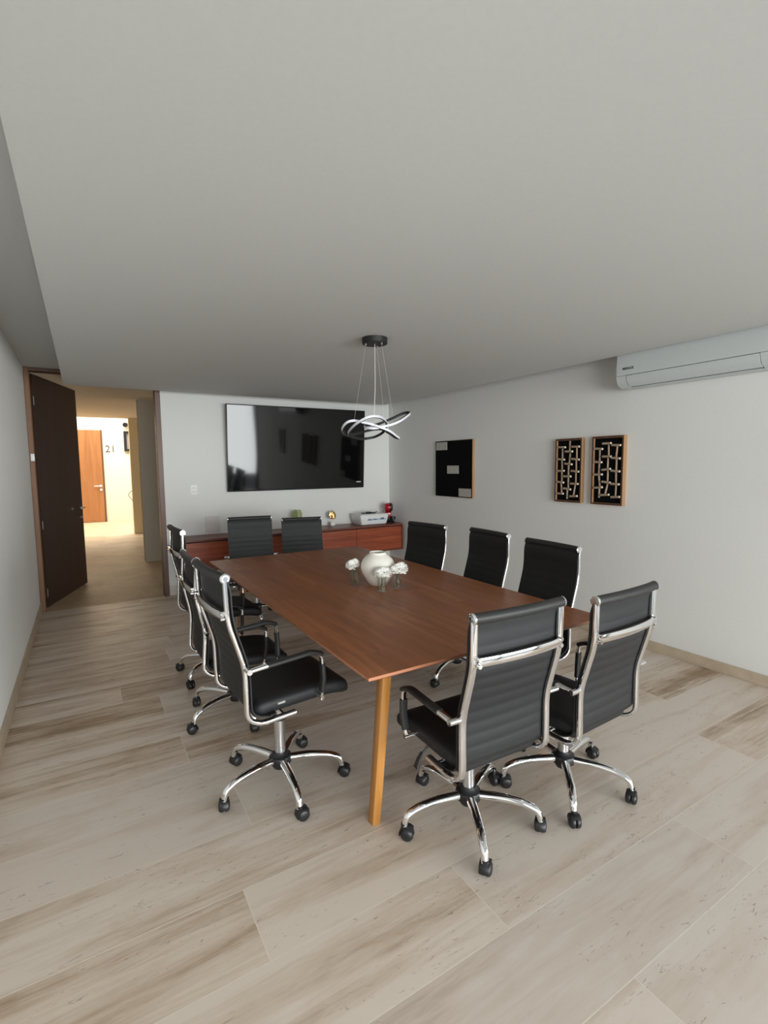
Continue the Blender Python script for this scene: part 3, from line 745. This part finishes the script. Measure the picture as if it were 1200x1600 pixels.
bud('straight glass tumbler vase in front of the cream vase', shell([(.028, 0), (.030, .004), (.029, .014), (.027, .018), (.027, .080), (.0285, .086)]), 1.492, 2.508)
bud('bottle shaped glass bud vase right of the cream vase', shell([(.026, 0), (.029, .004), (.029, .012), (.026, .018), (.029, .030), (.030, .036), (.026, .042), (.027, .052), (.022, .062), (.016, .074), (.015, .082), (.0165, .088)]), 1.612, 2.530)

def petal(bm, c, d, up, size, rg):
    d = d.normalized(); s = d.cross(up)
    if s.length < .05: s = d.cross(Vector((1, 0, 0)))
    s.normalize(); nrm = s.cross(d).normalized()
    rows_ = []
    for i in range(5):
        t_ = i / 4; ww = size * .55 * (.35 + .9 * t_ - .35 * t_ * t_)
        rw = []
        for j in range(5):
            q = (j - 2) / 2
            p = c + d * size * t_ * (1 - .10 * q * q) + s * ww * q + nrm * (size * .28 * t_ * t_ + size * .10 * math.sin(j * 2.4 + i + rg.random()) * t_)
            rw.append(bm.verts.new(p))
        rows_.append(rw)
    for a_, b_ in zip(rows_, rows_[1:]):
        for j in range(4): bm.faces.new((a_[j], a_[j + 1], b_[j + 1], b_[j]))
def flower(label, x, y, lobes, stems, seed):
    rg = random.Random(seed)
    t = thing('carnation', label, 'flower', (x, y, ZS), 0, 'white flowers on the table')
    bm = nb()
    for (cx_, cy_, cz_, r_) in lobes:
        for k in range(46):
            z_ = 1 - 1.75 * (k + .5) / 46; a_ = k * 2.39996
            rad = math.sqrt(max(0, 1 - z_ * z_)); dv = Vector((rad * math.cos(a_), rad * math.sin(a_), z_))
            petal(bm, Vector((cx_, cy_, cz_)) + dv * r_ * .30, dv + Vector((rg.uniform(-.3, .3), rg.uniform(-.3, .3), rg.uniform(-.2, .3))), Vector((0, 0, 1)), r_ * .72, rg)
    fo_ = obj('petals', bm, M['petal'], t, 80)
    m_ = fo_.modifiers.new('solid', 'SOLIDIFY'); m_.thickness = .0008
    bm = nb()
    for s0, s1 in stems: sweep(bm, [s0, ((s0[0] + s1[0]) / 2, (s0[1] + s1[1]) / 2 + .001, (s0[2] + s1[2]) / 2), s1], circ(.0022, 7))
    obj('stem', bm, M['stem'], t)
flower('white flower in the ribbed glass vase left of the cream vase', 1.430, 2.735, [(-.026, .0, .125, .035), (.006, .012, .132, .032)], [((.004, 0, .012), (-.014, -.002, .105)), ((-.004, .002, .012), (.008, .006, .112))], 1)
flower('white flower drooping over the tumbler in front of the cream vase', 1.492, 2.508, [(-.024, -.006, .106, .033), (.026, -.002, .110, .035), (0, -.006, .114, .033)], [((.006, 0, .012), (-.004, 0, .092)), ((-.006, .004, .012), (.012, 0, .09))], 2)
flower('white flower in the bottle vase right of the cream vase', 1.612, 2.530, [(-.028, -.012, .108, .032), (.032, -.002, .113, .041), (.004, -.006, .117, .034)], [((.004, 0, .012), (-.006, 0, .098)), ((-.003, .002, .012), (.007, 0, .100))], 3)

# ---------------------------------------------------------------- office chairs
W = .2085
STILE = [(-.279, .972), (-.277, .808), (-.219, .600), (-.222, .385), (-.168, .349), (-.01, .352)]
def lerp_path(pts, step):
    out = []
    for a_, b_ in zip(pts, pts[1:]):
        n = max(1, int((b_ - a_).length / step))
        for k in range(n): out.append(a_ + (b_ - a_) * (k / n))
    out.append(pts[-1]); return out

def make_chair(label):
    t = thing('office_chair', label, 'chair', group='black office chairs around the table')
    up = []          # parts that rise with the gas lift
    # side frames
    path = fillet([(0, y, z) for y, z in STILE], [0, .05, .05, .055, .055, 0], 6)
    for s in (-1, 1):
        bm = nb(); sweep(bm, [(s * W, p[1], p[2]) for p in path], rrect(.027, .018, .006, 3), binormal=(1, 0, 0))
        up.append(obj('side_frame', bm, M['chrome'], t))
    # backrest sling with ribs
    bp = fillet([(0, y, z) for y, z in [(-.274, .972), (-.262, .935), (-.260, .810), (-.203, .602), (-.203, .405), (-.150, .376), (-.10, .378)]], [0, .02, .06, .06, .05, .03, 0], 6)
    bp = lerp_path([Vector(p) for p in bp], .0065)
    bm = nb(); NX = 8; F, Bk = [], []
    tot = len(bp)
    for i, p in enumerate(bp):
        tg = (bp[min(i + 1, tot - 1)] - bp[max(i - 1, 0)]).normalized()
        nrm = Vector((0, -tg.z, tg.y))      # towards the sitter
        if nrm.y < 0: nrm = -nrm
        rib = 0
        if .42 < p.z < .80: rib = (.0016 + .0026 * (p.z - .42) / .38) * abs(math.sin(PI * (.80 - p.z) / .0455)) ** .6
        elif .80 <= p.z < .955: rib = .0028 * abs(math.sin(PI * (.955 - p.z) / .0775)) ** .35
        rf, rb = [], []
        for j in range(NX + 1):
            q = -1 + 2 * j / NX; bow = -.010 * (1 - q * q) * (1 if p.z > .42 else .3)
            edge = .55 if abs(q) > .99 else 1
            c = p + Vector((q * .2215, bow, 0))
            rf.append(bm.verts.new(c + nrm * (.0045 * edge + rib * .55 * (1 if abs(q) < .99 else .1))))
            rb.append(bm.verts.new(c - nrm * (.0045 * edge + rib * (1 if abs(q) < .99 else .1))))
        F.append(rf); Bk.append(rb)
    for A_, flip in ((F, False), (Bk, True)):
        for a_, b_ in zip(A_, A_[1:]):
            for j in range(NX):
                v = (a_[j], a_[j + 1], b_[j + 1], b_[j]); bm.faces.new(tuple(reversed(v)) if flip else v)
    for i in range(tot - 1):
        bm.faces.new((F[i][0], F[i + 1][0], Bk[i + 1][0], Bk[i][0])); bm.faces.new((F[i][NX], Bk[i][NX], Bk[i + 1][NX], F[i + 1][NX]))
    for e in (0, tot - 1):
        for j in range(NX): bm.faces.new((F[e][j], F[e][j + 1], Bk[e][j + 1], Bk[e][j]))
    up.append(obj('backrest', bm, M['leather'], t, 60))
    # roll along the top edge, bowed backwards
    bm = nb(); rp = [(x, -.279 - .012 * (1 - (x / .212) ** 2), .982) for x in [(-.212 + .424 * k / 12) for k in range(13)]]
    sweep(bm, rp, circ(.0195, 18), binormal=(0, 0, 1)); ro = obj('top_roll', bm, M['leather_roll'], t); up.append(ro)
    for s in (-1, 1):
        bm = nb(); x = s * .212
        sweep(bm, [(x, -.279, .982), (x + s * .006, -.279, .982), (x + s * .0085, -.279, .982)], circ(1, 20), scale=lambda q: .0208 if q < .8 else .017)
        sweep(bm, [(x + s * .0085, -.279, .982), (x + s * .0105, -.279, .982)], circ(.010, 16))
        for f in bm.faces: f.material_index = 0
        rg_ = [[bm.verts.new((x + s * .0088, -.279 + r_ * math.cos(2 * PI * k / 20), .982 + r_ * math.sin(2 * PI * k / 20))) for k in range(20)] for r_ in (.0105, .0145)]
        rings_to_faces(bm, rg_, False, caps=False, mi=1)
        obj('end_cap', bm, [M['chrome'], M['chrome_dull']], ro, 25)
    # cross bar behind the back, with bolts
    bm = nb(); n = 14
    cbp = [(x, -.290 - .016 * (1 - (x / .2) ** 2), .832) for x in [(-.197 + .394 * k / n) for k in range(n + 1)]]
    sweep(bm, cbp, rrect(.033, .010, .004, 2), binormal=(0, 0, 1)); cbo = obj('cross_bar', bm, M['chrome'], t); up.append(cbo)
    bm = nb()
    for s in (-1, 1):
        for dz in (.012, -.012):
            cyl(bm, (s * .197, -.286, .832 + dz), (s * .197, -.301, .832 + dz), .008, 10)
    obj('bolt', bm, M['chrome'], cbo)
    # seat
    bm = nb(); bmesh.ops.create_cube(bm, size=2.0); bmesh.ops.subdivide_edges(bm, edges=bm.edges[:], cuts=11, use_grid_fill=True)
    hx_, hy_, hz_, rr2 = .200, .232, .037, .034
    for v in bm.verts:
        p = Vector((v.co.x * hx_, v.co.y * hy_, v.co.z * hz_)); cl = Vector([max(-h_ + rr2, min(h_ - rr2, q)) for q, h_ in zip(p, (hx_, hy_, hz_))])
        d_ = p - cl
        if d_.length > 1e-6: p = cl + d_.normalized() * min(rr2, d_.length * 1.0) if d_.length > rr2 else cl + d_
        p.y += .043; p.z += .402
        q = max(0, (p.y - .12) / .155); p.z -= .026 * q * q
        q = max(0, (-p.y - .06) / .13); p.z -= .010 * q * q
        p.z -= .010 * (1 - (p.x / .2) ** 2) * (1 if p.z > .40 else 0) * max(0, 1 - abs((p.y - .04) / .23) ** 2)
        v.co = p
    se = obj('seat', bm, M['leather'], t, 70); up.append(se)
    bm = nb(); box(bm, .1985, .2012, -.085, -.050, .402, .412, .001, 1); obj('seat_tag', bm, M['chrome_dull'], se, label='small silver tag')
    bm = nb(); sweep(bm, [(-.20, -.06, .352), (.20, -.06, .352)], circ(.007, 8))
    up.append(obj('seat_bar', bm, M['chrome'], t))
    bm = nb(); box(bm, -.085, .085, -.10, .10, .330, .364, .006, 2); up.append(obj('tilt_mechanism', bm, M['plastic'], t))
    bm = nb(); sweep(bm, fillet([(-.06, .055, .342), (-.15, .075, .338), (-.185, .085, .30)], .02), circ(.005, 8))
    lv = obj('height_lever', bm, M['plastic'], t); up.append(lv)
    bm = nb(); sweep(bm, [(-.178, .083, .312), (-.192, .087, .285), (-.203, .09, .25)], rrect(.03, .012, .005, 2), binormal=(0, 1, 0), scale=lambda q: .6 + .4 * q); obj('lever_paddle', bm, M['plastic'], lv)
    # arms: padded top, chrome bracket and corner, sleeved post
    for s in (-1, 1):
        x = s * .252
        bm = nb(); ap = fillet([(x, -.142, .608), (x, .062, .616), (x, .106, .596)], [0, .035, 0], 6)
        sweep(bm, ap, rrect(.036, .018, .008, 3), binormal=(1, 0, 0)); ar = obj('armrest', bm, M['leather_roll'], t); up.append(ar)
        bm = nb()
        sweep(bm, [(x, -.135, .608), (x, -.150, .607), (x, -.226, .602)], rrect(.030, .016, .005, 2), binormal=(1, 0, 0), scale=lambda q: 1 - .25 * q)
        cyl(bm, (s * (W + .012), -.219, .604), (s * .268, -.219, .604), .0115, 12)
        obj('arm_bracket', bm, M['chrome'], ar)
        bm = nb(); sweep(bm, fillet([(x, .075, .606), (x, .104, .590), (x, .106, .545)], .03, 6), rrect(.022, .014, .006, 3), binormal=(1, 0, 0))
        obj('arm_corner', bm, M['chrome'], ar)
        bm = nb(); sweep(bm, [(x, .106, .552), (x, .108, .49), (x - s * .008, .104, .425)], rrect(.033, .020, .008, 3), binormal=(1, 0, 0))
        obj('arm_sleeve', bm, M['leather_roll'], ar)
        bm = nb(); sweep(bm, [(x - s * .008, .104, .425), (x - s * .012, .102, .388)], rrect(.020, .012, .005, 2), binormal=(1, 0, 0))
        cyl(bm, (s * .195, .102, .394), (s * .252, .102, .394), .009, 12)
        obj('arm_foot', bm, M['chrome'], ar)
    # gas lift
    bm = nb(); lathe(bm, [(.0, .142), (.0255, .142), (.0255, .318), (.0, .318)], 0, 0, 20); low = [obj('gas_column', bm, M['chrome_dull'], t)]
    bm = nb(); lathe(bm, [(.014, .3185), (.033, .3185), (.034, .324), (.031, .330), (.014, .330)], 0, 0, 20); low.append(obj('column_collar', bm, M['plastic'], t))
    bm = nb(); lathe(bm, [(.0, .16), (.0135, .16), (.0135, .330), (.0, .330)], 0, 0, 14); up.append(obj('lift_rod', bm, M['chrome'], t))
    # star base
    bm = nb(); lathe(bm, [(0, .082), (.034, .082), (.037, .090), (.040, .100), (.052, .106), (.054, .130), (.050, .140), (.036, .147), (.030, .158), (.0, .158)], 0, 0, 24)
    low.append(obj('base_hub', bm, M['plastic'], t))
    legs, cst = [], []
    lp = fillet([(.045, 0, .124), (.150, 0, .128), (.235, 0, .118), (.283, 0, .096), (.292, 0, .056)], [0, .04, .04, .04, 0], 5)
    bm = nb(); sweep(bm, lp, circ(.0188, 14, .0160), binormal=(0, 1, 0), scale=lambda q: 1.08 - .28 * q); lm = mesh_of('base_leg', bm, M['chrome'])
    bm = nb()
    for s in (-1, 1):
        wr = [(.010, .003), (.0255, .003), (.0268, .005), (.0268, .012), (.0245, .0185), (.018, .0228), (.008, .0245), (.001, .0248)]
        rings = [[bm.verts.new((-.012 + r_ * math.cos(2 * PI * k / 24), s * o_, .0273 + r_ * math.sin(2 * PI * k / 24))) for k in range(24)] for r_, o_ in wr]
        rings_to_faces(bm, rings, False)
    hp = [(-.0205, .0292), (-.017, .0318), (.017, .0318), (.0205, .0292), (.0205, .0278), (-.0205, .0278)]
    hood = [[bm.verts.new((-.012 + r_ * math.cos(R(a_)), y_, .0273 + r_ * math.sin(R(a_)))) for y_, r_ in hp] for a_ in range(-12, 139, 10)]
    rings_to_faces(bm, hood, False)
    box(bm, -.022, .006, -.0028, .0028, .012, .056); lathe(bm, [(.0, .048), (.0135, .050), (.0135, .068), (.0, .068)], 0, 0, 16)
    cmesh = mesh_of('caster', bm, M['plastic'], 45)
    bm = nb(); lathe(bm, [(.0, .066), (.0075, .066), (.0075, .080), (.0, .080)], 0, 0, 10); smesh = mesh_of('caster_stem', bm, M['chrome'])
    for k in range(5):
        o = bpy.data.objects.new('base_leg', lm); C.objects.link(o); o.parent = t; legs.append(o)
        o = bpy.data.objects.new('caster', cmesh); C.objects.link(o); o.parent = t; cst.append(o)
        s_ = bpy.data.objects.new('caster_stem', smesh); C.objects.link(s_); s_.parent = o
    return t
RISING = {'side_frame', 'backrest', 'top_roll', 'cross_bar', 'seat', 'seat_bar', 'tilt_mechanism', 'height_lever', 'armrest', 'lift_rod'}
def base_name(o): return o.name.split('.')[0]
def pose(t, x, y, rz, base, lift, tilt, swivel):
    t.location = (x, y, 0); t.rotation_euler = (0, 0, rz)
    rg = random.Random(swivel); kl = kc = 0
    for o in t.children:
        b = base_name(o)
        if b == 'lift_rod': o.location.z = lift
        elif b in RISING:        # the seat and back lean together about the column top
            a_ = R(tilt); o.rotation_euler = (a_, 0, 0)
            o.location = (0, .35 * math.sin(a_), lift + .35 - .35 * math.cos(a_))
        elif b == 'base_leg':
            o.rotation_euler = (0, 0, base + kl * 2 * PI / 5); kl += 1
        elif b == 'caster':
            a_ = base + kc * 2 * PI / 5; kc += 1
            o.location = (.292 * math.cos(a_), .292 * math.sin(a_), .0); o.rotation_euler = (0, 0, rg.uniform(0, 2 * PI))
def copy_chair(src, label):
    c = src.copy(); C.objects.link(c); c['label'] = label
    for ch in list(src.children):
        p = ch.copy(); C.objects.link(p); p.parent = c
        for g in list(ch.children):
            q = g.copy(); C.objects.link(q); q.parent = p
    return c
CH = [
    (1.313, 1.512, -.029, .47, .0, 0, 'black office chair at the near end of the table, back to viewer, left of two'),
    (1.862, 1.473, .050, .150, -.011, 0, 'black office chair at the near right table corner, back to viewer, rightmost'),
    (.725, 2.177, -1.506, 1.128, .090, 1.2, 'nearest of three black chairs along the left side, raised high, all five casters showing'),
    (.724, 2.975, -1.575, 1.356, -.016, -4.0, 'middle of three black chairs along the left side of the table'),
    (.775, 3.648, -1.527, .281, .080, -2.4, 'farthest of three black chairs along the left side, nearest the doorway'),
    (1.400, 4.786, 3.006, .30, -.012, 0, 'left of two chairs at the far end, facing the viewer below the television'),
    (1.975, 4.880, 2.905, .75, -.058, 2.0, 'right of two chairs at the far end, in front of the green vase'),
    (2.125, 3.262, 1.705, .30, .021, 0, 'farthest of three black chairs along the right side, nearest the cabinet end'),
    (2.228, 2.702, 1.475, .80, .021, 0, 'middle of three black chairs along the right side of the table'),
    (2.169, 2.085, 1.486, .45, .020, 0, 'nearest of three black chairs along the right side, below the stick artworks'),
]
first = None
for k, (x, y, rz, base, lift, tilt, label) in enumerate(CH):
    t = make_chair(label) if first is None else copy_chair(first, label)
    first = first or t
    pose(t, x, y, rz, base, lift, tilt, k + 3)
